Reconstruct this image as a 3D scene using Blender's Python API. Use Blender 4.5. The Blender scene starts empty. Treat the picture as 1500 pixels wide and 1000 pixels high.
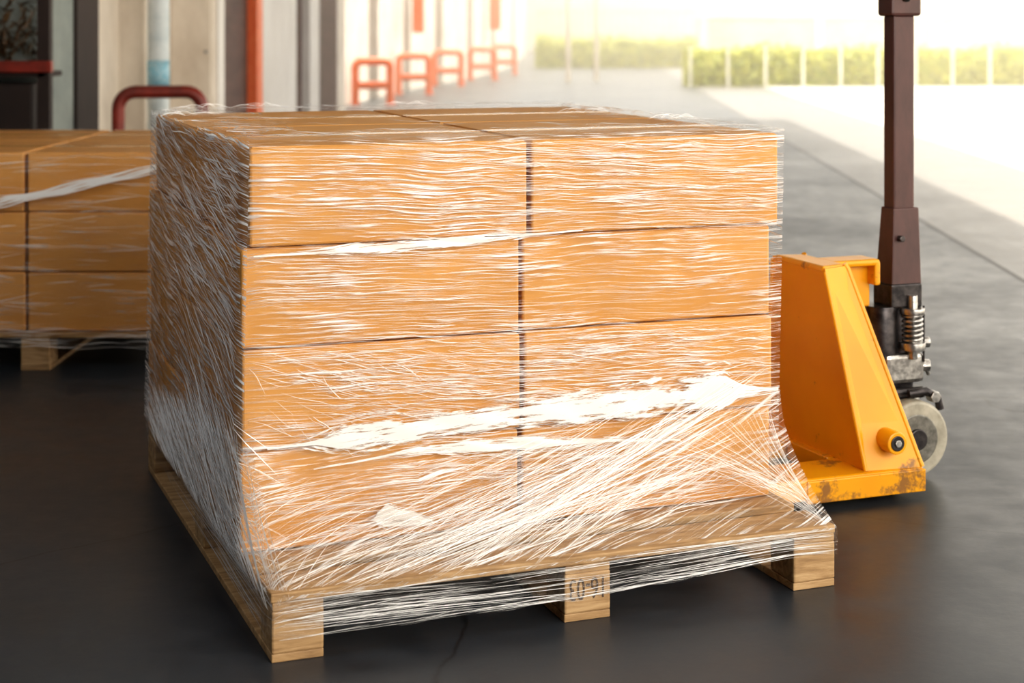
import bpy, bmesh, math, random
from mathutils import Vector, Matrix
from mathutils import noise as mn
random.seed(7)
S=bpy.context.scene
S.view_settings.view_transform='Standard'
try: S.view_settings.look='Medium High Contrast'
except Exception as e: print('LOOK',e)
H=1.2; F=2475.0

# ------------------------------------------------------------ materials
def newmat(name):
    m=bpy.data.materials.new(name); m.use_nodes=True
    nt=m.node_tree; nt.nodes.clear()
    out=nt.nodes.new('ShaderNodeOutputMaterial')
    return m,nt,out
def N(nt,t,**kw):
    n=nt.nodes.new(t)
    for k,v in kw.items():
        if k in n.inputs: n.inputs[k].default_value=v
        else: setattr(n,k,v)
    return n
def L(nt,a,b): nt.links.new(a,b)
def ramp(nt,fac,stops):
    r=nt.nodes.new('ShaderNodeValToRGB')
    while len(r.color_ramp.elements)<len(stops): r.color_ramp.elements.new(0.5)
    for e,(p,c) in zip(r.color_ramp.elements,stops):
        e.position=p; e.color=(c[0],c[1],c[2],1) if hasattr(c,'__len__') else (c,c,c,1)
    L(nt,fac,r.inputs[0]); return r
def coords(nt,scale,kind='Object'):
    tc=nt.nodes.new('ShaderNodeTexCoord'); mp=nt.nodes.new('ShaderNodeMapping')
    L(nt,tc.outputs[kind],mp.inputs[0]); mp.inputs['Scale'].default_value=scale
    return mp.outputs[0]
def paint(name,c1,c2,scale=(3,3,3),rough=.5,metal=0,nscale=4,lo=.35,hi=.65,bump=.1,spec=.5):
    m,nt,out=newmat(name)
    v=coords(nt,scale)
    n=N(nt,'ShaderNodeTexNoise',Scale=nscale,Detail=8,Roughness=.62); L(nt,v,n.inputs['Vector'])
    r=ramp(nt,n.outputs['Fac'],[(lo,c1),(hi,c2)])
    p=N(nt,'ShaderNodeBsdfPrincipled',Roughness=rough,Metallic=metal); p.inputs['Specular IOR Level'].default_value=spec
    L(nt,r.outputs[0],p.inputs['Base Color'])
    b=N(nt,'ShaderNodeBump',Strength=bump,Distance=.01); L(nt,n.outputs['Fac'],b.inputs['Height']); L(nt,b.outputs[0],p.inputs['Normal'])
    L(nt,p.outputs[0],out.inputs[0]); return m

M={}
M['card']=paint('cardboard',(.58,.275,.070),(.70,.355,.10),(1,1,3),.5,0,3,.3,.7,.05,.3)
M['tape']=paint('packing_tape',(.60,.32,.10),(.70,.40,.14),(2,2,2),.2)
M['red']=paint('red_paint',(.78,.13,.03),(.85,.19,.06),(4,4,4),.45,0,4)
M['darkred']=paint('maroon_pipe',(.10,.02,.015),(.30,.04,.025),(3,3,3),.4,0,2)
M['maroon']=paint('maroon_post',(.060,.024,.022),(.092,.036,.032),(5,5,2),.38,0,4)
M['darkmetal']=paint('dark_steel',(.03,.028,.03),(.09,.08,.08),(6,6,6),.35,.8,6)
M['steel']=paint('worn_steel',(.25,.24,.23),(.6,.58,.55),(8,8,8),.28,.9,6)
M['rubber']=paint('wheel_polyurethane',(.30,.28,.22),(.46,.43,.35),(6,6,6),.45)
M['rim']=paint('wheel_rim',(.12,.115,.10),(.25,.24,.21),(8,8,8),.4,.5,6)
M['black']=paint('black_rubber',(.01,.01,.01),(.02,.02,.02))
M['cream']=paint('cream_plaster',(.60,.52,.43),(.80,.72,.62),(1,1,.5),.7,0,3,.3,.6)
M['white']=paint('white_panel',(.70,.66,.62),(.82,.79,.75),(1,1,.4),.6,0,3)
M['greywall']=paint('grey_green_wall',(.20,.23,.22),(.28,.31,.29),(1,1,1),.7)
M['backwall']=paint('dark_interior_wall',(.035,.035,.038),(.05,.05,.052),(1,1,1),.7)
M['dark']=paint('dark_opening',(.012,.008,.007),(.035,.02,.016),(1,1,.5),.7,0,2)
M['brown']=paint('brown_shutter',(.07,.03,.022),(.12,.055,.04),(1,1,6),.6,0,2)
M['pipe']=paint('pale_pipe',(.55,.62,.64),(.72,.76,.76),(3,3,3),.45)
M['pipeblue']=paint('blue_print',(.16,.45,.60),(.5,.65,.7),(15,15,15),.5)
M['canopy']=paint('canopy_sheet',(.10,.09,.085),(.15,.14,.13),(1,1,1),.7)
M['bgwall']=paint('boundary_plaster',(.70,.60,.42),(.80,.72,.54),(.4,.4,.4),.8)
M['fence']=paint('fence_white',(.75,.72,.60),(.85,.82,.72),(1,1,1),.6)
M['ink']=paint('stencil_ink',(.05,.03,.02),(.14,.09,.06),(60,60,60),.7)
M['green']=paint('green_plastic',(.02,.12,.07),(.03,.18,.1),(6,6,6),.4)

m,nt,out=newmat('pallet_wood'); M['wood']=m
v=coords(nt,(1,1,1)); n=N(nt,'ShaderNodeTexNoise',Scale=5,Detail=8,Roughness=.65,Distortion=.6)
mp=nt.nodes.new('ShaderNodeMapping'); mp.inputs['Scale'].default_value=(1.5,9,12); L(nt,v,mp.inputs[0]); L(nt,mp.outputs[0],n.inputs['Vector'])
r=ramp(nt,n.outputs['Fac'],[(.28,(.20,.11,.045)),(.5,(.42,.26,.12)),(.75,(.60,.41,.22))])
p=N(nt,'ShaderNodeBsdfPrincipled',Roughness=.62); L(nt,r.outputs[0],p.inputs['Base Color'])
b=N(nt,'ShaderNodeBump',Strength=.25,Distance=.004); L(nt,n.outputs['Fac'],b.inputs['Height']); L(nt,b.outputs[0],p.inputs['Normal']); L(nt,p.outputs[0],out.inputs[0])

m,nt,out=newmat('yellow_paint'); M['yellow']=m
v=coords(nt,(1,1,1)); n=N(nt,'ShaderNodeTexNoise',Scale=11,Detail=10,Roughness=.7); L(nt,v,n.inputs['Vector'])
n2=N(nt,'ShaderNodeTexNoise',Scale=4,Detail=3); L(nt,v,n2.inputs['Vector'])
base=ramp(nt,n2.outputs['Fac'],[(.3,(.74,.31,.004)),(.7,(.86,.40,.007))])
sx=nt.nodes.new('ShaderNodeSeparateXYZ'); L(nt,v,sx.inputs[0])
zr=N(nt,'ShaderNodeMapRange'); L(nt,sx.outputs[2],zr.inputs[0]); zr.inputs[1].default_value=.02; zr.inputs[2].default_value=.13; zr.inputs[3].default_value=.11; zr.inputs[4].default_value=-.02
ad=N(nt,'ShaderNodeMath',operation='ADD'); L(nt,n.outputs['Fac'],ad.inputs[0]); L(nt,zr.outputs[0],ad.inputs[1])
w=ramp(nt,ad.outputs[0],[(.60,0.),(.68,.9)])
mx=N(nt,'ShaderNodeMixRGB'); L(nt,w.outputs[0],mx.inputs[0]); L(nt,base.outputs[0],mx.inputs[1]); mx.inputs[2].default_value=(.22,.10,.03,1)
p=N(nt,'ShaderNodeBsdfPrincipled',Roughness=.33); L(nt,mx.outputs[0],p.inputs['Base Color'])
b=N(nt,'ShaderNodeBump',Strength=.12,Distance=.004); L(nt,ad.outputs[0],b.inputs['Height']); L(nt,b.outputs[0],p.inputs['Normal']); L(nt,p.outputs[0],out.inputs[0])

def concrete(name,c1,c2,rlo,rhi,crack=True,spec=.5):
    m,nt,out=newmat(name)
    v=coords(nt,(1,1,1))
    n=N(nt,'ShaderNodeTexNoise',Scale=.9,Detail=10,Roughness=.62); L(nt,v,n.inputs['Vector'])
    n2=N(nt,'ShaderNodeTexNoise',Scale=9,Detail=8,Roughness=.7); L(nt,v,n2.inputs['Vector'])
    a=N(nt,'ShaderNodeMath',operation='MULTIPLY_ADD'); L(nt,n2.outputs['Fac'],a.inputs[0]); a.inputs[1].default_value=.45
    a2=N(nt,'ShaderNodeMath',operation='MULTIPLY'); L(nt,n.outputs['Fac'],a2.inputs[0]); a2.inputs[1].default_value=.55; L(nt,a2.outputs[0],a.inputs[2])
    r=ramp(nt,a.outputs[0],[(.36,c1),(.64,c2)])
    col=r.outputs[0]
    if crack:
        nd=N(nt,'ShaderNodeTexNoise',Scale=3,Detail=5); L(nt,v,nd.inputs['Vector'])
        mixv=N(nt,'ShaderNodeMixRGB'); mixv.inputs[0].default_value=.12; L(nt,v,mixv.inputs[1]); L(nt,nd.outputs['Color'],mixv.inputs[2])
        vo=N(nt,'ShaderNodeTexVoronoi',Scale=.75); vo.feature='DISTANCE_TO_EDGE'; L(nt,mixv.outputs[0],vo.inputs['Vector'])
        cr=ramp(nt,vo.outputs['Distance'],[(.0,.3),(.004,1.)])
        mm=N(nt,'ShaderNodeMixRGB',blend_type='MULTIPLY'); mm.inputs[0].default_value=.9; L(nt,col,mm.inputs[1]); L(nt,cr.outputs[0],mm.inputs[2]); col=mm.outputs[0]
    p=N(nt,'ShaderNodeBsdfPrincipled'); p.inputs['Specular IOR Level'].default_value=spec
    L(nt,col,p.inputs['Base Color'])
    rr=N(nt,'ShaderNodeMapRange'); L(nt,a.outputs[0],rr.inputs[0]); rr.inputs[1].default_value=.35; rr.inputs[2].default_value=.65; rr.inputs[3].default_value=rlo; rr.inputs[4].default_value=rhi
    L(nt,rr.outputs[0],p.inputs['Roughness'])
    b=N(nt,'ShaderNodeBump',Strength=.12,Distance=.006); L(nt,n2.outputs['Fac'],b.inputs['Height']); L(nt,b.outputs[0],p.inputs['Normal'])
    L(nt,p.outputs[0],out.inputs[0]); return m
M['floor']=concrete('dock_concrete',(.018,.023,.030),(.044,.052,.062),.30,.50)
M['slab']=concrete('slab_concrete',(.10,.10,.10),(.16,.155,.15),.32,.5)
M['apron']=concrete('apron_concrete',(.40,.39,.36),(.52,.50,.46),.55,.75,False)

def filmmat(name,sx,sz,lo,hi,base,peak,rot=0,wobamp=.05,mlo=.38,mhi=.58,mb=.28):  # white streak mask paints film creases together with the highlights on them
    m,nt,out=newmat(name)
    uv=nt.nodes.new('ShaderNodeUVMap'); uv.uv_map='UVMap'
    mr=nt.nodes.new('ShaderNodeMapping'); mr.inputs['Rotation'].default_value=(0,0,math.radians(rot)); L(nt,uv.outputs[0],mr.inputs[0])
    wob=N(nt,'ShaderNodeTexNoise',Scale=2.6,Detail=2); L(nt,mr.outputs[0],wob.inputs['Vector'])
    wm=N(nt,'ShaderNodeVectorMath',operation='SCALE'); L(nt,wob.outputs['Color'],wm.inputs[0]); wm.inputs['Scale'].default_value=wobamp
    wa=N(nt,'ShaderNodeVectorMath',operation='ADD'); L(nt,mr.outputs[0],wa.inputs[0]); L(nt,wm.outputs[0],wa.inputs[1])
    def layer(a,b,l,h,bs,pk,det):
        mp=nt.nodes.new('ShaderNodeMapping'); mp.inputs['Scale'].default_value=(a,b,1); L(nt,wa.outputs[0],mp.inputs[0])
        n=N(nt,'ShaderNodeTexNoise',Scale=1,Detail=det,Roughness=.6); L(nt,mp.outputs[0],n.inputs['Vector'])
        return n,ramp(nt,n.outputs['Fac'],[(l,bs),(h,pk)])
    n,st=layer(sx,sz,lo,hi,base,peak,3)
    n3,st3=layer(sx*2.2,sz*2.3,lo+.03,hi+.02,0,peak*.8,2)
    mpb=nt.nodes.new('ShaderNodeMapping'); mpb.inputs['Scale'].default_value=(1,2.4,1); L(nt,mr.outputs[0],mpb.inputs[0])
    big=N(nt,'ShaderNodeTexNoise',Scale=3.2,Detail=4); L(nt,mpb.outputs[0],big.inputs['Vector'])
    br=ramp(nt,big.outputs['Fac'],[(mlo,mb),(mhi,1.)])
    mxx=N(nt,'ShaderNodeMath',operation='MAXIMUM'); L(nt,st.outputs[0],mxx.inputs[0]); L(nt,st3.outputs[0],mxx.inputs[1])
    mu=N(nt,'ShaderNodeMath',operation='MULTIPLY'); L(nt,mxx.outputs[0],mu.inputs[0]); L(nt,br.outputs[0],mu.inputs[1])
    tr=N(nt,'ShaderNodeBsdfTransparent'); p=N(nt,'ShaderNodeBsdfPrincipled',Roughness=.18); p.inputs['Base Color'].default_value=(.96,.95,.94,1)
    p.inputs['Specular IOR Level'].default_value=1.0
    b=N(nt,'ShaderNodeBump',Strength=.7,Distance=.003); L(nt,n.outputs['Fac'],b.inputs['Height']); L(nt,b.outputs[0],p.inputs['Normal'])
    mix=nt.nodes.new('ShaderNodeMixShader'); L(nt,mu.outputs[0],mix.inputs[0]); L(nt,tr.outputs[0],mix.inputs[1]); L(nt,p.outputs[0],mix.inputs[2])
    L(nt,mix.outputs[0],out.inputs[0]); return m
M['film']=filmmat('stretch_film',5,200,.545,.615,.03,.9,mlo=.40,mhi=.58,mb=.22)
M['film_left']=filmmat('stretch_film_side',4,130,.53,.60,.06,1.0,5,.07,.3,.5,.5)
M['film_skirt']=filmmat('stretch_film_skirt',5,150,.54,.63,.04,.85,-6)
M['film_band']=filmmat('stretch_film_band',4,200,.56,.68,.02,.55,-1,.02)
M['film2']=filmmat('stretch_film_thin',3,60,.56,.68,.04,.5)
m,nt,out=newmat('film_crease'); M['crease']=m  # white ribbon colour stands for creases and their painted glints
p=N(nt,'ShaderNodeBsdfPrincipled',Roughness=.25); p.inputs['Base Color'].default_value=(.95,.94,.92,1); p.inputs['Specular IOR Level'].default_value=.8
L(nt,p.outputs[0],out.inputs[0])
def glaremat(name,su,sv,bias):  # ragged white colour, a painted reflection on the film
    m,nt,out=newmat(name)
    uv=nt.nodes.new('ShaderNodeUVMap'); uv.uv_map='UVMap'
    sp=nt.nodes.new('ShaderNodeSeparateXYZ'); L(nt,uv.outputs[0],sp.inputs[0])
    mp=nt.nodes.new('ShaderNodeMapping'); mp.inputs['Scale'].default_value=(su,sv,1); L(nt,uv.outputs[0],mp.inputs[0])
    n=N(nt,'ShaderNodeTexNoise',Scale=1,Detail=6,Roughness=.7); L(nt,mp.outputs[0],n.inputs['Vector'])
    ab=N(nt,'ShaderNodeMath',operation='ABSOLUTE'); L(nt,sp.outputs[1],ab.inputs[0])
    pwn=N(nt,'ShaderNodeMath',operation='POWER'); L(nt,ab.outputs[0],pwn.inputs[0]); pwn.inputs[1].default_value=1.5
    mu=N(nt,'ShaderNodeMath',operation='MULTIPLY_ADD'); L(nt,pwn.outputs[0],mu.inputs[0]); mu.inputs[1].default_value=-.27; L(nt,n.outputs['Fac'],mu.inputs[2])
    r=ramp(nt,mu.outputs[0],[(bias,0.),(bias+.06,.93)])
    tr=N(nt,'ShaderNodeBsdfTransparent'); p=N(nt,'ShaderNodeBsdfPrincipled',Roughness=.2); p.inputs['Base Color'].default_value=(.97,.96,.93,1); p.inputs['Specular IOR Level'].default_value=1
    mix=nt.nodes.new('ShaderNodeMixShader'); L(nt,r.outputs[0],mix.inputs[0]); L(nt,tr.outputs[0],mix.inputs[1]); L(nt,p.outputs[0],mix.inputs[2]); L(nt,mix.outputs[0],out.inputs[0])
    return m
M['glare']=glaremat('film_fold',8,3.2,.36)
m,nt,out=newmat('hedge_leaves'); M['leaf']=m
v=coords(nt,(1,1,1)); n=N(nt,'ShaderNodeTexNoise',Scale=6,Detail=4); L(nt,v,n.inputs['Vector'])
r=ramp(nt,n.outputs['Fac'],[(.35,(.26,.32,.03)),(.65,(.58,.58,.08))])
p=N(nt,'ShaderNodeBsdfPrincipled',Roughness=.6); L(nt,r.outputs[0],p.inputs['Base Color']); L(nt,p.outputs[0],out.inputs[0])

# ------------------------------------------------------------ helpers
def link(o,parent=None):
    S.collection.objects.link(o)
    if parent: o.parent=parent
    return o
def empty(name,loc=(0,0,0),rz=0):
    e=bpy.data.objects.new(name,None); e.location=loc; e.rotation_euler=(0,0,rz); e.empty_display_size=.1
    return link(e)
def obj(name,verts,faces,mat,parent=None,smooth=False,uv=None):
    me=bpy.data.meshes.new(name); me.from_pydata([tuple(v) for v in verts],[],faces); me.update()
    if uv:
        l=me.uv_layers.new(name='UVMap')
        for lp in me.loops: l.data[lp.index].uv=uv[lp.vertex_index]
    if smooth:
        for p in me.polygons: p.use_smooth=True
    me.materials.append(mat if not isinstance(mat,str) else M[mat])
    return link(bpy.data.objects.new(name,me),parent)
BF=[(0,3,2,1),(4,5,6,7),(0,1,5,4),(1,2,6,5),(2,3,7,6),(3,0,4,7)]
def box(name,x0,x1,y0,y1,z0,z1,mat,parent=None,bev=.003,segs=2):
    v=[(x0,y0,z0),(x1,y0,z0),(x1,y1,z0),(x0,y1,z0),(x0,y0,z1),(x1,y0,z1),(x1,y1,z1),(x0,y1,z1)]
    o=obj(name,v,BF,mat,parent)
    if bev:
        b=o.modifiers.new('b','BEVEL'); b.width=bev; b.segments=segs
    return o
def prism(name,bot,top,mat,parent=None,bev=.004):
    n=len(bot); v=list(bot)+list(top)
    f=[tuple(reversed(range(n))),tuple(range(n,2*n))]+[(i,(i+1)%n,n+(i+1)%n,n+i) for i in range(n)]
    o=obj(name,v,f,mat,parent)
    me=o.data; bm=bmesh.new(); bm.from_mesh(me); bmesh.ops.recalc_face_normals(bm,faces=bm.faces); bm.to_mesh(me); bm.free()
    if bev:
        b=o.modifiers.new('b','BEVEL'); b.width=bev; b.segments=2
    return o
def cyl(name,a,b,r,mat,parent=None,seg=28,r2=None,bev=.0015):
    a=Vector(a); b=Vector(b); d=b-a; q=d.to_track_quat('Z','Y').to_matrix()
    r2=r if r2 is None else r2
    v=[];
    for k,(c,rr) in enumerate(((a,r),(b,r2))):
        for i in range(seg):
            t=2*math.pi*i/seg; v.append(c+q@Vector((rr*math.cos(t),rr*math.sin(t),0)))
    f=[tuple(reversed(range(seg))),tuple(range(seg,2*seg))]+[(i,(i+1)%seg,seg+(i+1)%seg,seg+i) for i in range(seg)]
    o=obj(name,v,f,mat,parent)
    for p in o.data.polygons:
        if len(p.vertices)==4: p.use_smooth=True
    if bev:
        m=o.modifiers.new('b','BEVEL'); m.width=bev; m.segments=2; m.limit_method='ANGLE'
    return o
def tube(name,paths,r,mat,parent=None,bev=4):
    cu=bpy.data.curves.new(name,'CURVE'); cu.dimensions='3D'; cu.bevel_depth=r; cu.bevel_resolution=bev; cu.use_fill_caps=True
    for pts in paths:
        sp=cu.splines.new('POLY'); sp.points.add(len(pts)-1)
        for q,p in zip(sp.points,pts): q.co=(p[0],p[1],p[2],1)
        sp.use_smooth=True
    cu.materials.append(M[mat]); o=bpy.data.objects.new(name,cu); return link(o,parent)
def arc(c,r,a0,a1,ax,ay,n=8):
    c=Vector(c); ax=Vector(ax); ay=Vector(ay)
    return [c+ax*r*math.cos(a0+(a1-a0)*i/n)+ay*r*math.sin(a0+(a1-a0)*i/n) for i in range(n+1)]

# ------------------------------------------------------------ ground
def jx(d): return 2.36+.0404*(d-7.8)
obj('floor',[(-12,-6,0),(jx(-6),-6,0),(jx(70),70,0),(-12,70,0)],[(0,1,2,3)],'floor')
obj('apron_floor',[(jx(-6),-6,0),(3.6,-6,0),(5.6,70,0),(jx(70),70,0)],[(0,1,2,3)],'slab')
obj('floor_joint',[(jx(-6)-.012,-6,.0012),(jx(-6)+.012,-6,.0012),(jx(70)+.012,70,.0012),(jx(70)-.012,70,.0012)],[(0,1,2,3)],'black')
yard=obj('yard_ground',[(3.6,-6,0),(60,-6,0),(60,90,0),(5.6,70,0)],[(0,1,2,3)],'apron')

# ------------------------------------------------------------ pallet
PA=math.radians(21.04); PO=Vector((-.448,3.152,0))
def pallet(name,loc,rz,W,D,text=False):
    e=empty(name,loc,rz)
    bs=.1
    us=[0,(W-bs)/2+.035,W-bs]; vs=[0,D/2-.05,D-bs]
    k=0
    for i,u in enumerate(us):
        box('bottom_board_%d'%i,u-.0,u+bs,0.002,D-.002,0,.016,'wood',e,.002)
        box('stringer_board_%d'%i,u+.001,u+bs-.001,0.001,D-.001,.096,.112,'wood',e,.002)
        for j,vv in enumerate(vs):
            k+=1; box('block_%d'%k,u,u+bs,vv,vv+bs,.016,.096,'wood',e,.004)
    n=9; bw=.118; gap=(D-n*bw)/(n-1)
    for j in range(n):
        v0=j*(bw+gap); box('deck_board_%d'%j,-.003+random.uniform(0,.003),W+random.uniform(0,.004),v0,v0+bw,.112,.130,'wood',e,.003)
    if text:
        cu=bpy.data.curves.new('stencil_text','FONT'); cu.body='16-03'; cu.size=.055; cu.extrude=.0004; cu.align_x='CENTER'; cu.align_y='CENTER'
        cu.materials.append(M['ink']); t=bpy.data.objects.new('stencil_text',cu); link(t,e)
        t.location=(us[1]+.05,-.0012,.066); t.rotation_euler=(math.pi/2,math.pi,0); t.scale=(.66,1.1,1)
    return e
PW,PD=1.215,1.46
pal=pallet('wooden_pallet',PO,PA,PW,PD,True)

# ------------------------------------------------------------ cartons
def carton(name,x0,y0,z0,w,d,h,parent,rz=0):
    bm=bmesh.new(); bmesh.ops.create_cube(bm,size=1)
    bmesh.ops.subdivide_edges(bm,edges=bm.edges[:],cuts=6,use_grid_fill=True)
    ph=random.uniform(0,6)
    hh=h-.004
    for v in bm.verts:
        x,y,z=v.co*2
        bx=.0025*(1-y*y)*(1-z*z); by=.0025*(1-x*x)*(1-z*z)
        sag=-.003*(1-x*x)*(1-y*y) if z>.9 else 0
        nx_=x*(w/2-.003)+ (bx if x>0 else -bx)*(abs(x)>.9)
        ny_=y*(d/2-.003)+ (by if y>0 else -by)*(abs(y)>.9)
        nz_=z*hh/2+sag+.0012*math.sin(ph+x*3+y*2)*(z>.9)
        v.co=(nx_,ny_,nz_)
    me=bpy.data.meshes.new(name); bm.to_mesh(me); bm.free()
    for p in me.polygons: p.use_smooth=True
    me.materials.append(M['card'])
    o=bpy.data.objects.new(name,me); link(o,parent)
    o.location=(x0+w/2,y0+d/2,z0+h/2); o.rotation_euler=(0,0,rz)
    b=o.modifiers.new('b','BEVEL'); b.width=.0055; b.segments=3; b.limit_method='ANGLE'; b.angle_limit=math.radians(50)
    me.set_sharp_from_angle(angle=math.radians(40))
    for s in (-1,1):
        box(name+'_flap',-w/2+.008,w/2-.008,(.0025 if s>0 else -d/2+.008),(d/2-.008 if s>0 else -.0025),h/2-.005,h/2,'card',o,.0015)
    box(name+'_tape',-w/2+.006,w/2-.006,-.024,.024,h/2,h/2+.0005,'tape',o,0)
    return o
SA=math.radians(20.2); SO=Vector((-.545,3.374,.1302)); SW,SD,BH=1.205,1.28,.2042
st=empty('cardboard_box_stack',SO,SA)
lean=[0,.004,.003,.018]; vo=[.006,0,.008,-.004]
k=0
for l in range(4):
    for j in range(2):
        for i in range(2):
            k+=1; w=SW/2-.003; d=SD/2-.003
            carton('box_%d'%k,lean[l]+i*(w+.006)+random.uniform(-.001,.001),vo[l]+j*(d+.006)+random.uniform(-.002,.002)+(.004 if i else 0),l*BH+.0003,w,d,BH-.0006,st,random.uniform(-.003,.003))
ZT=.824
# ------------------------------------------------------------ film geometry
def perim(s,off,W=SW,D=SD):
    T=2*D+2*W; s=s%T
    if s<D: p=Vector((-off,D-s)); n=Vector((-1,0))
    elif s<D+W: p=Vector((s-D,-off)); n=Vector((0,-1))
    elif s<2*D+W: p=Vector((W+off,s-D-W)); n=Vector((1,0))
    else: p=Vector((W-(s-2*D-W),D+off)); n=Vector((0,1))
    return p,n
def leanx(z): return .018*max(0,min(1,z/.83))+.001
def wrapP(s,z,off):
    p,n=perim(s,off); 
    return Vector((p.x+leanx(z),p.y,z)),Vector((n.x,n.y,0))
T=2*SD+2*SW
film=empty('stretch_film_wrap',SO,SA)
svals=[]
def seglist(a,b,n): return [a+(b-a)*i/n for i in range(n)]
for a,b,n in ((0,SD,30),(SD,SD+SW,30),(SD+SW,2*SD+SW,30),(2*SD+SW,T,20)): svals+=seglist(a,b,n)
svals.append(T)
zs=[.004+ ZT*i/40 for i in range(41)]
V=[];UV=[];Fc=[];FcL=[]
for z in zs:
    for s in svals:
        w=.0015*math.sin(z*95+s*7)+.001*math.sin(z*210-s*5)
        p,n=wrapP(s,z,.0095+w); V.append(p); UV.append((s,z))
nS=len(svals)
for i in range(len(zs)-1):
    for j in range(nS-1):
        (FcL if j<30 else Fc).append((i*nS+j,i*nS+j+1,(i+1)*nS+j+1,(i+1)*nS+j))
base=len(V)-nS; rows=[base]
for k,(ins,dz) in enumerate(((.02,.0035),(.06,.0045),(.11,.006),(.15,.008))):
    st0=len(V)
    for s in svals:
        p,n=wrapP(s,.834,.009); wv=1+.35*math.sin(s*9)+.3*math.sin(s*23+1)
        c=Vector((SW/2+.016,SD/2,0)); q=Vector((p.x,p.y,0))
        sx=(SW/2-ins*wv)/(SW/2); sy=(SD/2-ins*wv)/(SD/2)
        V.append(Vector((c.x+(q.x-c.x)*sx,c.y+(q.y-c.y)*sy,ZT+.003+dz*(.7+.6*math.sin(s*31+k)**2))))
        UV.append((s,.9+ins*1.3))
    for j in range(nS-1): Fc.append((rows[-1]+j,rows[-1]+j+1,st0+j+1,st0+j))
    rows.append(st0)
fo=obj('film_sheet',V,Fc+FcL,'film',film,True,UV)
fo.data.materials.append(M['film_left'])
for p in fo.data.polygons:
    if p.index>=len(Fc): p.material_index=1

class Rib:
    def __init__(s): s.V=[];s.F=[]
    def add(s,pts,nrm,w,rag=.35,taper=.7,tilt=0):
        n=len(pts); b=len(s.V)
        for i,p in enumerate(pts):
            t=i/(n-1); d=(pts[min(i+1,n-1)]-pts[max(i-1,0)]); 
            if d.length<1e-7: d=Vector((1,0,0))
            nn=nrm[i] if isinstance(nrm,list) else nrm
            c=d.normalized().cross(nn)
            if c.length<1e-5: c=Vector((0,0,1))
            c.normalize(); c=c+nn*tilt
            ww=w*max(.02,math.sin(math.pi*t))**taper
            a=ww*.5*(1+random.uniform(-rag,rag)); e=ww*.5*(1+random.uniform(-rag,rag))
            s.V.append(p+c*a); s.V.append(p-c*e)
            if i: s.F.append((b+2*i-2,b+2*i-1,b+2*i+1,b+2*i))
    def make(s,name,parent,mat='crease'): return obj(name,s.V,s.F,mat,parent)
R=Rib()
EDG=[0,SD,SD+SW,2*SD+SW,T]
def wrib(s0,z0,Lg,th,w,off=.0125,n=7,rag=.35,curv=0,tilt=0):
    for a,b in zip(EDG,EDG[1:]):
        if a<=s0<b: lo,hi=a+.004,b-.004
    pts=[];ns=[]
    for i in range(n):
        t=i/(n-1)-.5
        s=s0+t*Lg*math.cos(th); z=z0+t*Lg*math.sin(th)+curv*t*t*Lg+.0012*math.sin(t*9+s0*40)
        if s<lo or s>hi: continue
        z=max(.006,min(ZT-.003,z))
        p,nn=wrapP(s,z,off); pts.append(p); ns.append(nn)
    if len(pts)>2: R.add(pts,ns,w,rag,tilt=tilt)
def den(a,b,sc,sd): return mn.noise(Vector((a*sc,b*sc*2.2,sd)))
cnt=0
while cnt<1100:
    fx=random.random(); z=random.uniform(.01,.815); s=SD+fx*SW
    d=.5+1.5*den(fx*1.2,z,2.2,1.3)
    row=z/BH; fr=row-math.floor(row)
    if row>.8 and (fr<.035 or fr>.965): d*=.25
    if row>3 and fx<.14: d*=.1
    if 2.1<row<2.5 and fx<.27: d*=.2
    if row<.55 and fx<.62: d*=.15
    if row<.3: d*=.6
    if 1.0<row<2.0 : d*=1.4
    if random.random()>d: continue
    if row>2: th=random.gauss(-3,1.4)
    elif row>1.15: th=random.gauss(-15+13*min(1,fx*1.6),4)
    else: th=random.gauss(-6+18*fx,6)
    Lg=random.uniform(.03,.10)*(1+2*(random.random()**3))
    if row>2: Lg*=1.3
    w=random.choice([.0004,.0005,.0006,.0008,.001,.0014]) 
    wrib(s,z,Lg,math.radians(th),w,rag=.25,curv=random.uniform(-.03,.03)); cnt+=1
for i in range(110):
    z=random.uniform(.42,.815) if random.random()<.7 else random.uniform(.2,.42)
    wrib(SD+random.random()*SW,z,random.uniform(.25,.6),math.radians(random.gauss(-2.5,1.3)),random.uniform(.0004,.0008),n=16)
cnt=0
while cnt<1500:
    fx=random.random(); z=random.uniform(.01,.815); s=fx*SD
    d=.6+1.2*den(fx,z,2.0,7.3)
    if random.random()>d: continue
    th=random.gauss(-8 if z>.4 else -20*fx-6,5)
    wrib(s,z,random.uniform(.06,.28),math.radians(th),random.choice([.0007,.0010,.0014,.0022]),curv=random.uniform(-.05,.05),tilt=random.uniform(-.6,.6)); cnt+=1
for i in range(24):
    z=random.uniform(.19,.36); wrib(SD+random.uniform(.01,.34),z,random.uniform(.05,.12),math.radians(random.gauss(-30,14)),random.choice([.0006,.001,.0016]),n=12,curv=random.uniform(-.6,.9))
for i in range(10):
    wrib(SD+SW+random.random()*SD,random.uniform(.02,.8),random.uniform(.05,.2),math.radians(random.gauss(0,4)),.001)
for i in range(220):
    u=random.uniform(.02,SW); v=random.choice([random.uniform(.01,.16),random.uniform(SD-.2,SD),random.uniform(0,SD)])
    if random.random()<.3: u=random.choice([random.uniform(0,.15),random.uniform(SW-.2,SW)]); v=random.uniform(0.01,SD)
    Lg=random.uniform(.03,.14); th=random.gauss(0,.3); z=ZT+.004+random.uniform(.004,.009)
    pts=[]
    for k in range(7):
        t=k/6-.5; uu=min(SW,max(0,u+t*Lg*math.cos(th))); pts.append(Vector((uu+.016,v+t*Lg*math.sin(th),z+.0015*math.sin(k))))
    R.add(pts,Vector((0,-.3,1)),random.choice([.0006,.001,.0015,.003]))
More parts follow.
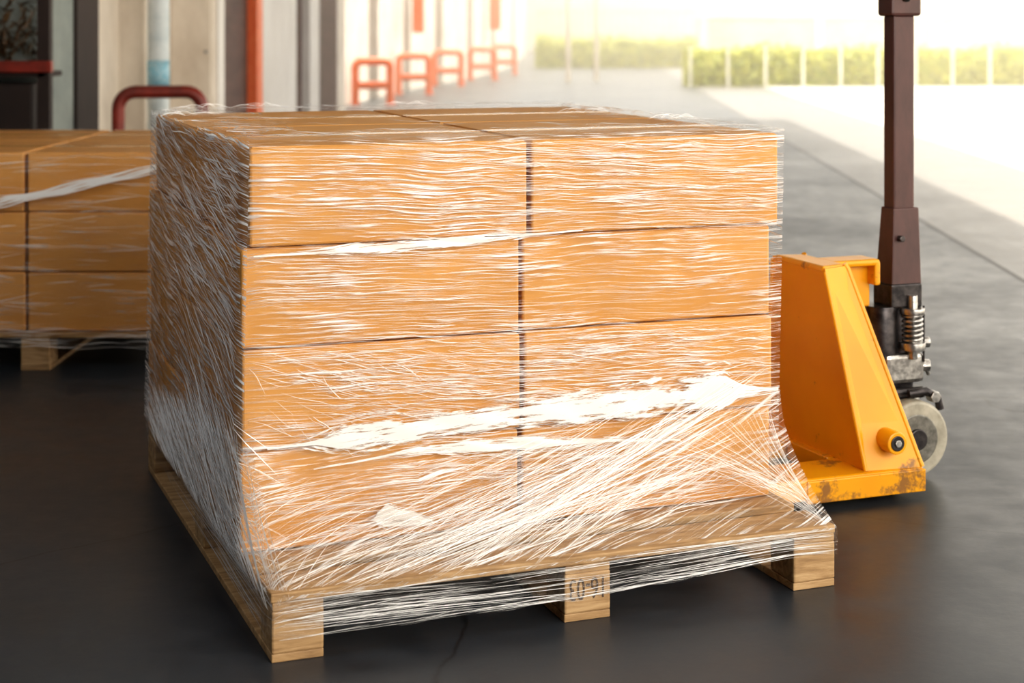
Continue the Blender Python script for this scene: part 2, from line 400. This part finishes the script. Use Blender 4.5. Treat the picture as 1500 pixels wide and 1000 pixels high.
for c in ((.12,SD-.05),(.3,SD-.02),(.72,SD-.03),(1.02,SD-.6),(1.12,.35),(.05,.9)):
    for k in range(6):
        u0=c[0]+random.uniform(-.05,.05); v0=c[1]+random.uniform(-.03,.0); hh=random.uniform(.004,.014); Lg=random.uniform(.03,.09)
        pts=[Vector((u0+Lg*(t/8-.5),v0,ZT+.008+hh*math.sin(math.pi*t/8)+random.uniform(0,.001))) for t in range(9)]
        R.add(pts,Vector((0,-1,.4)),random.uniform(.0006,.0014))
R.make('film_creases',film)

def pw(x,tab):
    if x<=tab[0][0]: return tab[0][1]
    for (a,va),(b,vb) in zip(tab,tab[1:]):
        if x<=b: return va+(vb-va)*(x-a)/(b-a)
    return tab[-1][1]
def glare(name,f0,f1,prof,off=.0145,seedu=0,ef=.3):  # white sheet laid over the film as a painted band of glare
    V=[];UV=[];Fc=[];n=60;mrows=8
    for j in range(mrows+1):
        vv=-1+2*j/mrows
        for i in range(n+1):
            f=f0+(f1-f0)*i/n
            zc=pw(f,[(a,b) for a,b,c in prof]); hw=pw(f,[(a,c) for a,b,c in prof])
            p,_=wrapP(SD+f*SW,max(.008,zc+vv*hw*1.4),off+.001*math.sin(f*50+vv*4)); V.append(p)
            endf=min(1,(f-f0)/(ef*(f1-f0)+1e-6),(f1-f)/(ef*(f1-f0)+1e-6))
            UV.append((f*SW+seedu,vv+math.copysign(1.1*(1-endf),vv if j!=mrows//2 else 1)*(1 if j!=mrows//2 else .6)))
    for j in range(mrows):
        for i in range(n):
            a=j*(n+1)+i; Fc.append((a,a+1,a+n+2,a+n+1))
    obj(name,V,Fc,'glare',film,True,UV)
glare('film_glare_main',.04,.999,[(.04,.215,.018),(.2,.222,.030),(.32,.230,.024),(.5,.240,.028),(.7,.244,.040),(.9,.25,.050),(1,.25,.035)],ef=.12)
glare('film_glare_seam',.01,.60,[(.0,.600,.014),(.15,.602,.014),(.6,.622,.009)],seedu=5)
glare('film_glare_low',.12,.8,[(.12,.165,.01),(.3,.185,.018),(.7,.165,.018),(.95,.14,.02)],seedu=9.3,ef=.4)
glare('film_fold_corner',.22,.34,[(.22,.05,.006),(.25,.055,.03),(.34,.03,.006)],seedu=3,ef=.1)

# skirt
mp_=Matrix.Translation(SO)@Matrix.Rotation(SA,4,'Z'); inv=mp_.inverted()
mpp=Matrix.Translation(PO)@Matrix.Rotation(PA,4,'Z')
def lerp(a,b,t): return a+(b-a)*t
def A(q):
    zA=pw(q,[(0,.10),(.6,.22),(1,.30),(1.3,.16),(1.7,.17),(2,.24),(2.4,.12),(3,.1)])
    if q<1: s=q*SD
    elif q<2: s=SD+(q-1)*SW
    else: s=SD+SW+(q-2)*SD
    return wrapP(s,zA,.012)[0]
def B(q,z=None,off=.006):
    zB=pw(q,[(0,.11),(1,.10),(1.02,.118),(2,.122),(3,.12)]) if z is None else z
    if q<1: p=Vector((-off,PD*(1-q),zB))
    elif q<2: p=Vector((PW*(q-1),-off,zB))
    else: p=Vector((PW+off,PD*(q-2),zB))
    return inv@(mpp@p)
def K(q,t):
    a=A(q); b=B(q); h=t**1.7
    return Vector((lerp(a.x,b.x,h),lerp(a.y,b.y,h),lerp(a.z,b.z,t**.85)))
V=[];UV=[];Fc=[]; nq,nt_=180,16
for i in range(nt_+1):
    for j in range(nq+1):
        q=3*j/nq; V.append(K(q,i/nt_)); UV.append((q*1.25,-(i/nt_)*.3+(.5*q if q<1 else .5-.25*(q-1))))
for i in range(nt_):
    for j in range(nq):
        a=i*(nq+1)+j; Fc.append((a,a+1,a+nq+2,a+nq+1))
obj('film_skirt',V,Fc,'film_skirt',film,True,UV)
V=[];UV=[];Fc=[]; nb=8
def zlow(q): return pw(q,[(0,.07),(.7,.06),(1,.045),(1.5,.045),(1.9,.075),(2,.07),(3,.09)])
for i in range(nb+1):
    for j in range(nq+1):
        q=3*j/nq; t=i/nb; z=lerp(B(q).z+SO.z,zlow(q)+.004*math.sin(q*40),t)
        V.append(B(q,z,.006+.001*math.sin(z*300+q*9))); UV.append((q*1.25,t*.08+1))
for i in range(nb):
    for j in range(nq):
        a=i*(nq+1)+j; Fc.append((a,a+1,a+nq+2,a+nq+1))
obj('film_pallet_band',V,Fc,'film_band',film,True,UV)
R2=Rib()
def nrmK(q):
    if q<1: return Vector((-.8,0,.5))
    if q<2: return Vector((0,-.8,.5))
    return Vector((.8,0,.5))
def krib(q0,t0,Lq,dt,w,n=11,taper=.6):
    pts=[];ns=[]
    for k in range(n):
        f=k/(n-1)-.5; q=q0+f*Lq; t=t0+f*dt
        if t<0 or t>1 : continue
        p=K(q,t); nn=nrmK(q).normalized(); pts.append(p+nn*.003); ns.append(nn)
    if len(pts)>3: R2.add(pts,ns,w,rag=.2,taper=taper)
for i in range(420):
    krib(random.uniform(.1,.97),random.random(),random.uniform(.06,.25),random.uniform(.35,.7),random.choice([.0007,.0010,.0016]))
for i in range(110):
    krib(random.uniform(1.02,1.5),random.uniform(.4,1),random.uniform(.1,.3),-random.uniform(.15,.4),random.choice([.0004,.0006,.0009]))
for i in range(60):
    krib(random.uniform(2.02,2.6),random.random(),random.uniform(.06,.2),-random.uniform(.2,.4),random.choice([.0006,.0009]))
for bnd in range(46):
    qa=1+.04+.46*random.random()**1.2; ta=random.uniform(.72,1)
    zt=random.uniform(.02,.33) if random.random()<.5 else random.gauss(.26,.04); fa=random.uniform(.86,.995)
    s0=random.uniform(0,.5) if random.random()<.7 else 0; s1=min(1,s0+random.uniform(.35,.9)); bow=random.gauss(0,.008)
    for j in range(random.randint(3,9)):
        p0=K(qa+random.gauss(0,.012),min(1,ta+random.gauss(0,.03)))+Vector((0,-.004,.004))
        p1=wrapP(SD+SW*min(.995,fa+random.gauss(0,.01)),max(.01,min(.37,zt+random.gauss(0,.008))),.016)[0]
        a=min(.8,max(0,s0+random.uniform(-.1,.1))); b=min(1,max(a+.15,s1+random.uniform(-.15,.1)))
        pts=[p0.lerp(p1,lerp(a,b,k/14))+Vector((0,0,bow*math.sin(math.pi*k/14))) for k in range(15)]
        R2.add(pts,Vector((0,-.95,.3)),random.choice([.0003,.0004,.0005,.0007,.0009]),rag=.15,taper=.5)
for i in range(8):
    p0=K(1.05+.35*random.random(),random.uniform(.75,1))+Vector((0,-.006,.004)); p1=wrapP(SD+SW*random.uniform(.9,.995),random.gauss(.26,.04),.018)[0]
    pts=[p0.lerp(p1,lerp(.1,.95,k/19)) for k in range(20)]
    R2.add(pts,Vector((0,-.95,.3)),random.choice([.0015,.0025]),rag=.5,taper=.8)
for i in range(80):
    q0=1.72+.26*random.random(); t0=random.uniform(0,.5); t1=random.uniform(.7,1); pts=[];ns=[]
    for k in range(14):
        f=k/13; t=t0+(t1-t0)*f; q=q0+(1.985-q0)*f**.8; pts.append(K(q,t)+Vector((0,-.003,.002))); ns.append(nrmK(1.5).normalized())
    R2.add(pts,ns,random.choice([.0003,.0005,.0008]),rag=.2,taper=.5)
for i in range(36):
    q0=.97+.04*random.random(); t0=random.uniform(0,.6); pts=[];ns=[]
    for k in range(12):
        f=k/11; t=t0+(1-t0)*f; pts.append(K(q0+.02*f,t)+Vector((-.002,-.002,.002))); ns.append(nrmK(.5).normalized())
    R2.add(pts,ns,random.choice([.0005,.0008,.0013]),rag=.2,taper=.4)
for i in range(200):
    q0=random.uniform(.5,1.99); Lq=random.uniform(.08,.5); zz=random.random(); sl=random.uniform(-.25,.25)
    if 1.40<q0<1.68 and random.random()<.55: continue
    lo,hi=(.0,.999) if q0<1 else (1.001,1.999)
    pts=[];ns=[]
    for k in range(13):
        f=k/12-.5; q=q0+f*Lq; 
        if q<lo or q>hi: continue
        z=lerp(.126,zlow(q),min(1,max(0,zz+sl*f)))
        n=Vector((-1,0,0)) if q<1 else Vector((0,-1,0))
        pts.append(B(q,z,.009)); ns.append(n)
    if len(pts)>3: R2.add(pts,ns,random.choice([.0004,.0006,.0008,.0014]),rag=.2,taper=.4)
R2.make('film_skirt_creases',film)

# ------------------------------------------------------------ pallet jack
JU,JV=1.70,.76
jo=mpp@Vector((JU,JV,0)); J=empty('pallet_jack',jo,PA)
def P(u,v,z): return Vector((u-JU,v-JV,z))
def jb(name,u0,u1,v0,v1,z0,z1,mat,bev=.004): return box(name,u0-JU,u1-JU,v0-JV,v1-JV,z0,z1,mat,J,bev)
for nm,v0,v1 in (('fork_near',.49,.65),('fork_far',.87,1.03)):
    jb(nm,.12,1.78,v0,v1,.024,.078,'yellow',.008)
    cyl(nm+'_load_roller',P(.25,v0+.03,.034),P(.25,v1-.03,.034),.033,'rubber',J)
jb('cross_base',1.60,1.78,.66,.86,.024,.078,'yellow')
jb('base_lip',1.44,1.782,.486,.50,.018,.074,'yellow',.003)
t=.008
prism('front_plate',[P(1.62,.515,.076),P(1.62+t,.515,.076),P(1.62+t,1.005,.076),P(1.62,1.005,.076)],
      [P(1.575,.63,.565),P(1.575+t,.63,.565),P(1.575+t,.89,.565),P(1.575,.89,.565)],'yellow',J,.002)
for nm,s in (('gusset_near',-1),('gusset_far',1)):
    def g(u,dv,z): return P(u,JV+s*dv,z)
    prism(nm,[g(1.62,.25,.076),g(1.775,.268,.076),g(1.775,.260,.076),g(1.62,.242,.076)],
          [g(1.575,.133,.568),g(1.655,.105,.568),g(1.655,.097,.568),g(1.575,.125,.568)],'yellow',J,.002)
    tube(nm+'_edge',[[g(1.776,.264,.078),g(1.66,.104,.56),g(1.652,.10,.572)]],.007,'yellow',J)
    tube(nm+'_corner',[[g(1.62,.25,.078),g(1.576,.132,.56)]],.006,'yellow',J)
prism('top_cap',[P(1.572,.632,.556),P(1.66,.658,.556),P(1.66,.862,.556),P(1.572,.888,.556)],
      [P(1.576,.638,.572),P(1.655,.662,.572),P(1.655,.858,.572),P(1.576,.882,.572)],'yellow',J,.006)
jb('pump_arm_plate',1.65,1.80,.715,.805,.552,.570,'yellow',.008)
jb('pump_arm_lug',1.782,1.80,.715,.805,.50,.565,'yellow',.006)
jb('pump_arm_web',1.66,1.79,.752,.768,.44,.555,'yellow',.004)
cyl('boss_tube',P(1.69,.475,.148),P(1.69,.56,.148),.028,'yellow',J,32,None,.003)
cyl('boss_ring',P(1.69,.472,.148),P(1.69,.48,.148),.019,'darkmetal',J,32)
cyl('boss_bolt',P(1.69,.468,.148),P(1.69,.476,.148),.010,'steel',J,6)
HU=1.885; HV=.76
cyl('pump_cylinder',P(HU,HV,.22),P(HU,HV,.43),.038,'darkmetal',J)
cyl('pump_reservoir',P(HU-.055,HV,.20),P(HU-.055,HV,.44),.045,'darkmetal',J)
jb('pump_block',HU-.07,HU+.05,HV-.05,HV+.05,.235,.315,'steel',.012)
cyl('pump_rod',P(HU+.01,HV-.05,.30),P(HU+.01,HV-.05,.47),.013,'steel',J)
hel=[P(HU+.01,HV-.05,0)+Vector((.024*math.cos(a*.5),.024*math.sin(a*.5),.345+.075*a/75)) for a in range(76)]
tube('pump_spring',[hel],.0045,'steel',J,3)
cyl('spring_cap',P(HU+.01,HV-.05,.42),P(HU+.01,HV-.05,.436),.032,'steel',J)
cyl('spring_seat',P(HU+.01,HV-.05,.325),P(HU+.01,HV-.05,.345),.034,'steel',J)
cyl('valve_knob',P(HU+.03,HV-.01,.335),P(HU+.082,HV-.02,.335),.015,'steel',J,8)
cyl('valve_bolt',P(HU+.03,HV-.01,.275),P(HU+.078,HV-.03,.275),.017,'steel',J,6)
cyl('release_lever',P(HU+.05,HV-.03,.30),P(HU+.075,HV-.03,.25),.006,'steel',J)
tube('release_chain',[[P(HU+.045,HV-.05,z) for z in (.44,.38,.33,.29)]],.003,'darkmetal',J)
jb('lower_yoke',HU-.07,HU+.05,HV-.06,HV+.06,.195,.225,'darkmetal',.01)
cyl('swivel_disc',P(HU-.01,HV,.178),P(HU-.01,HV,.198),.065,'steel',J)
prism('fork_yoke',[P(HU-.045,HV-.022,.09),P(HU+.02,HV-.022,.09),P(HU+.02,HV+.022,.09),P(HU-.045,HV+.022,.09)],
      [P(HU-.06,HV-.045,.18),P(HU+.05,HV-.045,.18),P(HU+.05,HV+.045,.18),P(HU-.06,HV+.045,.18)],'darkmetal',J,.004)
tube('yoke_arm',[[P(HU-.02,HV-.075,.215),P(HU+.03,HV-.082,.22),P(HU+.065,HV-.085,.20),P(HU+.072,HV-.085,.17)]],.011,'darkmetal',J)
cyl('pivot_bolt',P(HU+.05,HV-.10,.205),P(HU+.05,HV-.07,.205),.016,'steel',J,6)
for nm,v in (('steer_wheel_near',HV-.075),('steer_wheel_far',HV+.075)):
    c=HU-.012
    cyl(nm,P(c,v-.026,.1),P(c,v+.026,.1),.0995,'rubber',J,48,None,.008)
    cyl(nm+'_rim',P(c,v-.028,.1),P(c,v+.028,.1),.066,'rim',J,48,None,.004)
    cyl(nm+'_hub',P(c,v-.036,.1),P(c,v+.036,.1),.028,'darkmetal',J,32,None,.003)
cyl('axle',P(HU-.012,HV-.11,.1),P(HU-.012,HV+.11,.1),.011,'steel',J)
jb('post_bracket',HU-.052,HU+.045,HV-.045,HV+.045,.435,.50,'darkmetal',.006)
prism('post_boot',[P(HU-.05,HV-.042,.455),P(HU+.046,HV-.042,.455),P(HU+.046,HV+.042,.455),P(HU-.05,HV+.042,.455)],
      [P(HU-.036,HV-.03,.70),P(HU+.044,HV-.03,.70),P(HU+.044,HV+.03,.70),P(HU-.036,HV+.03,.70)],'maroon',J,.004)
jb('handle_post',HU-.032,HU+.034,HV-.025,HV+.025,.49,1.215,'maroon',.006)
jb('handle_head',HU-.045,HU+.05,HV-.035,HV+.035,1.212,1.27,'maroon',.008)
lp=[P(HU,HV-.03,1.26),P(HU,HV-.10,1.33),P(HU,HV-.115,1.40)]+arc(P(HU,HV,1.40),.115,math.pi,0,(0,1,0),(0,0,1),14)+[P(HU,HV+.10,1.33),P(HU,HV+.03,1.26)]
tube('handle_loop',[lp],.015,'black',J)
for sgn in(-1,1): cyl('post_pin',P(HU-.02,HV+sgn*.05,.62),P(HU-.02,HV+sgn*.03,.62),.009,'darkmetal',J,6)

# ------------------------------------------------------------ second load
O2=Vector((-2.27,5.80,0)); A2=math.radians(-.6)
pal2=pallet('wooden_pallet',O2,A2,1.2,1.22)
st2=empty('cardboard_box_stack',O2+Vector((0,0,.1302)),A2)
k=0
for l in range(3):
    for j in range(2):
        for i in range(2):
            k+=1; carton('box_%d'%k,.002+i*.602+random.uniform(-.003,.003),.01+j*.6+random.uniform(-.003,.003),l*.2055+.0003,.595,.595,.205,st2,0)
f2=empty('stretch_film_wrap',O2+Vector((0,0,.1302)),A2)
V=[];UV=[];Fc=[]
W2,D2=1.21,1.22; pts2=[]
for a,b,n in ((0,D2,12),(D2,D2+W2,12),(D2+W2,2*D2+W2,12),(2*D2+W2,2*D2+2*W2,12)): pts2+=seglist(a,b,n)
pts2.append(2*D2+2*W2-1e-4)
for i in range(13):
    for s in pts2:
        p,n=perim(s,.012,W2,D2); V.append((p.x,p.y,.005+.614*i/12)); UV.append((s,.6*i/12))
for i in range(12):
    for j in range(len(pts2)-1):
        a=i*len(pts2)+j; Fc.append((a,a+1,a+len(pts2)+1,a+len(pts2)))
obj('film_sheet',V,Fc,'film2',f2,True,UV)
R3=Rib()
for i in range(4):
    R3.add([Vector((.35+.9*k/14,-.02-.001*i,.395+.008*i+.20*k/14+.004*math.sin(k*1.7+i))) for k in range(15)],Vector((0,-1,0)),random.uniform(.004,.010),.5,.2)
for i in range(110):
    u=random.uniform(0,1.15); z=random.uniform(.0,.6); Lg=random.uniform(.05,.25); sl=random.gauss(.05,.1)
    R3.add([Vector((u+Lg*k/6,-.018,min(.61,max(0,z+sl*Lg*k/6)))) for k in range(7)],Vector((0,-1,0)),random.choice([.0006,.001,.002]))
for i in range(60): # gathers hanging over the pallet edge
    u=random.uniform(0,1.1); z=random.uniform(-.05,.02)
    R3.add([Vector((u+.2*k/6,-.02,z+.004*math.sin(k+i))) for k in range(7)],Vector((0,-1,0)),random.choice([.001,.002]))
R3.make('film_creases',f2)
box('green_strap_clip',-1.86,-1.80,5.74,5.795,0,.035,'green',None,.006)

# ------------------------------------------------------------ left wall & dock features
def XW(d): return -2.67+.0404*d
def face(name,u0,u1,d,dep,mat,z0=0,z1=4.2,bev=.01):
    return box(name,(u0-750)/F*d,(u1-750)/F*d,d,d+dep,z0,z1,mat,None,bev)
W=empty('wall_left')
def WB(name,d0,d1,mat,out=0,z0=0,z1=4.2,thick=.4):
    a=XW(d0)+out; b=XW(d1)+out
    return prism(name,[(a-thick,d0,z0),(a,d0,z0),(b,d1,z0),(b-thick,d1,z0)],[(a-thick,d0,z1),(a,d0,z1),(b,d1,z1),(b-thick,d1,z1)],mat,W,0)
WB('wall_near',-6,5.2,'backwall')
WB('opening_back_near',5.2,8.3,'dark',-.7)
WB('wall_bay_1',8.3,8.9,'greywall')
WB('door_jamb',8.9,9.3,'dark',.02)
WB('wall_bay_2',9.3,12.4,'cream',-.06)
WB('shutter_1',12.4,13.85,'brown',-.05)
WB('wall_bay_3',14.05,15.9,'white',.0)
WB('shutter_2',15.9,18.9,'brown',-.05)
WB('wall_bay_4',18.9,19.5,'cream',-.05)
WB('wall_bay_5',19.5,24.2,'cream',-.62)
WB('header',5.2,19.4,'cream',.01,2.9,4.2)
WB('door_post_red',13.8,14.05,'red',.03)
WB('door_post_white',16.5,17.1,'white',.03)
far=[(24.2,-2.31),(27.5,-1.98),(31,-1.55),(34,-1.02),(37,-.55),(44,.0),(60,.5)]
def xf(d):
    for (a,xa),(b,xb) in zip(far,far[1:]):
        if d<=b: return xa+(xb-xa)*(d-a)/(b-a)
    return far[-1][1]
ds=[24.2,25.6,26.4,28.6,29.3,31.6,32.3,34.6,35.3,38,39,44,46,60]
for i,(a,b) in enumerate(zip(ds,ds[1:])):
    xa,xb=xf(a),xf(b); sh=i%2; o_=-.15 if sh else 0
    prism('bay_far_%d'%i,[(xa-.5+o_,a,0),(xa+o_,a,0),(xb+o_,b,0),(xb-.5+o_,b,0)],[(xa-.5+o_,a,4.2),(xa+o_,a,4.2),(xb+o_,b,4.2),(xb-.5+o_,b,4.2)],'brown' if sh else 'cream',W,0)
box('back_blocker',-12,2.2,-6.3,-6,0,4.2,'backwall',None,0)  # unseen wall added behind the camera to darken floor and left side
face('pillar_cream',140,214,10.0,.45,'cream',0,4.2,.015)
face('pillar_edge_strip',128,139,9.9,.1,'dark',0,4.2,.004)
dp=empty('drain_pipe',((232-750)/F*9.75,9.75,0))
cyl('pipe_shaft',(0,0,0),(0,0,4.2),.064,'pipe',dp,32)
cyl('pipe_print',(0,0,.82),(0,0,.97),.0648,'pipeblue',dp,32,None,0)
for z in (.4,1.6,2.8): cyl('pipe_collar',(0,0,z),(0,0,z+.06),.072,'pipe',dp,32)
uc=empty('utility_cabinet',((284-750)/F*11.0,11.0,0))
box('body',-.155,.155,-.1,.2,.08,1.9,'cream',uc,.03,4)
box('plinth',-.14,.14,-.08,.19,0,.09,'dark',uc,.005)
box('door',-.13,.13,-.112,-.098,.15,1.8,'cream',uc,.006)
cyl('knob',(.10,-.13,1.0),(.10,-.10,1.0),.012,'steel',uc)
box('side_panel',.157,.17,-.05,.18,.2,1.7,'white',uc,.003)
rk=empty('storage_rack',(-2.48,8.0,0))
box('post_1',.23,.29,0,.06,0,2.0,'dark',rk); box('post_2',-.6,-.54,0,.06,0,2.0,'dark',rk)
box('beam',-.6,.31,-.04,.0,.955,1.01,'darkred',rk,.004)
box('beam_lower',-.6,.29,-.03,.0,.40,.45,'red',rk,.004)
box('shelf',-.6,.27,0,.3,.93,.955,'dark',rk)
box('crate',-.55,.2,.02,.28,.50,.90,'dark',rk,.01)
V=[];Fc=[]
for i in range(420):
    c=Vector((random.uniform(-.55,.2),random.uniform(0,.28),1.0+abs(random.gauss(.12,.09)))); d=Vector((random.uniform(-1,1),random.uniform(-1,1),random.uniform(-1,1))).normalized()*random.uniform(.03,.09); n=d.cross(Vector((.3,.5,.8))).normalized()*.008
    b=len(V); V+= [c-d-n*.3,c+n,c+d,c-n]; Fc.append((b,b+1,b+2,b+3))
obj('bundled_scrap',V,Fc,paint('dry_brown',(.05,.03,.015),(.16,.09,.04)),rk)
def hoop(x,d,h,w,rz,r=.032,mat='red',mids=True):
    e=empty('hoop_bollard',(x,d,0),rz); rr=.09
    path=[Vector((-w/2,0,0)),Vector((-w/2,0,h-rr))]+arc((-w/2+rr,0,h-rr),rr,math.pi,math.pi/2,(1,0,0),(0,0,1),6)+arc((w/2-rr,0,h-rr),rr,math.pi/2,0,(1,0,0),(0,0,1),6)+[Vector((w/2,0,0))]
    paths=[path]
    if mids: paths.append([Vector((-w/2,0,h*.45)),Vector((w/2,0,h*.45))])
    tube('hoop',paths,r,mat,e)
    for s in(-1,1): box('foot_plate',s*w/2-.07,s*w/2+.07,-.07,.07,0,.012,mat,e)
hoop((235-750)/F*9.0,9.0,.82,.44,.12,.034,'darkred')
for u,d in ((546,24),(606,27.5),(656,31),(707,34),(738,37.5)):
    hoop((u-750)/F*d,d,.62,.50,.25,.055,'red')
for u,d in ((612,27.9),(725,37)):
    box('red_hose_cabinet',(u-8-750)/F*d,(u+8-750)/F*d,d,d+.2,1.0,1.75,'red')
prism('ceiling',[(-12,-6.3,4.2),(3.7,-6.3,4.2),(4.6,22,4.2),(-12,22,4.2)],[(-12,-6.3,4.35),(3.7,-6.3,4.35),(4.6,22,4.35),(-12,22,4.35)],'canopy',None,0)

# ------------------------------------------------------------ outside
def hedge(x0,x1,y0,h,cnt):
    V=[];Fc=[]
    for i in range(cnt):
        x=random.uniform(x0,x1); y=y0-.2+.04*x+abs(random.gauss(0,.18)); z=random.uniform(0,h+.04*math.sin(x*3)+random.uniform(-.04,.05)); s=random.uniform(.04,.09)
        d=Vector((random.gauss(0,1),random.gauss(0,1),random.gauss(0,1))).normalized(); n=d.orthogonal().normalized()*s*.5; d*=s; c=Vector((x,y,z))
        b=len(V); V.extend([c-d,c+n,c+d,c-n]); Fc.append((b,b+1,b+2,b+3))
    V2=len(V); ya,yb=y0+.04*x0,y0+.04*x1
    for v in [(x0,ya,0),(x1,yb,0),(x1,yb+.8,0),(x0,ya+.8,0),(x0,ya,h-.06),(x1,yb,h-.06),(x1,yb+.8,h-.06),(x0,ya+.8,h-.06)]: V.append(Vector(v))
    Fc+= [tuple(V2+i for i in f) for f in BF]
    obj('hedge',V,Fc,'leaf')
hedge(3.2,20,30.8,.72,8000)
hedge(.6,6.2,43,.75,3000)
fe=empty('post_fence',(0,30.2,0))
for i in range(26):
    x=3.2+i*.68; box('post_%d'%i,x-.022,x+.022,.04*x-.022,.04*x+.022,0,.74,'fence',fe,.005)
bw=empty('boundary_wall',(0,38,0))
box('wall_body',4.2,40,0,.3,0,1.25,'bgwall',bw,.01)
box('coping',4.2,40,-.06,.36,1.25,1.33,'fence',bw,.01)
for i in range(14): box('pier_%d'%i,4.2+i*2.6,4.4+i*2.6,-.08,0,0,1.25,'fence',bw,.01)
gt=empty('yard_gate',(.7,46,0))
for i in range(28): box('bar_%d'%i,i*.2-.02,i*.2+.02,-.02,.02,0,1.5,'bgwall',gt,.004)
for z in (.15,.8,1.45): box('rail',-.05,5.5,-.03,.03,z-.03,z+.03,'bgwall',gt,.004)
box('warehouse_building',-6,45,66,69,0,7,'bgwall',None,.01)
for i,x in enumerate((1.1,1.7)):
    lpst=empty('lamp_post',(x,33+i,0)); cyl('shaft',(0,0,0),(0,0,5),.05,'cream',lpst,16,.035); box('lamp_head',-.08,.5,-.08,.08,4.95,5.05,'fence',lpst,.01)

# sun-lit dust haze over the yard and far dock
m,nt,out=newmat('air_haze')
vs=nt.nodes.new('ShaderNodeVolumeScatter'); vs.inputs['Color'].default_value=(1,.90,.70,1); vs.inputs['Density'].default_value=.025; vs.inputs['Anisotropy'].default_value=.35
nt.links.new(vs.outputs[0],out.inputs['Volume'])
hz=obj('air_haze',[(-4,12,-.5),(40,12,-.5),(40,64,-.5),(-4,64,-.5),(-4,12,4.1),(40,12,4.1),(40,64,4.1),(-4,64,4.1)],BF,m,yard)

# ------------------------------------------------------------ light
w=bpy.data.worlds.new('World'); S.world=w; w.use_nodes=True; nt=w.node_tree; nt.nodes.clear()
o=nt.nodes.new('ShaderNodeOutputWorld'); bg=nt.nodes.new('ShaderNodeBackground')
bg.inputs[0].default_value=(1.0,.93,.82,1); bg.inputs[1].default_value=2.6; nt.links.new(bg.outputs[0],o.inputs[0])
sd=bpy.data.lights.new('sun','SUN'); sd.energy=9; sd.angle=.02; sd.color=(1,.88,.70); so=bpy.data.objects.new('sun',sd); link(so)
so.rotation_euler=Vector((-.30,-.35,-1)).to_track_quat('-Z','Y').to_euler()
def area(name,loc,tgt,size,en,col):
    a=bpy.data.lights.new(name,'AREA'); a.shape='RECTANGLE'; a.size=size[0]; a.size_y=size[1]; a.energy=en; a.color=col
    o=bpy.data.objects.new(name,a); o.location=loc; o.rotation_euler=(Vector(tgt)-Vector(loc)).to_track_quat('-Z','Y').to_euler(); link(o); return o
area('dock_lamp',(2.6,-.6,2.6),(.2,3.7,.5),(2.5,1.8),150,(1,.94,.86))
area('left_fill',(-2.2,2.4,3.2),(-.9,3.9,.6),(.3,1.2),24,(.92,.95,1))  # unseen fill light added to brighten the film on the left face

# ------------------------------------------------------------ camera
cd=bpy.data.cameras.new('cam'); cd.sensor_width=36; cd.lens=36*F/1500; cd.shift_y=-(470/1500)
cd.clip_end=300; cd.dof.use_dof=True; cd.dof.focus_distance=3.6; cd.dof.aperture_fstop=3.6
co=bpy.data.objects.new('camera',cd); co.location=(0,0,H); co.rotation_euler=(math.pi/2,0,0); link(co); S.camera=co
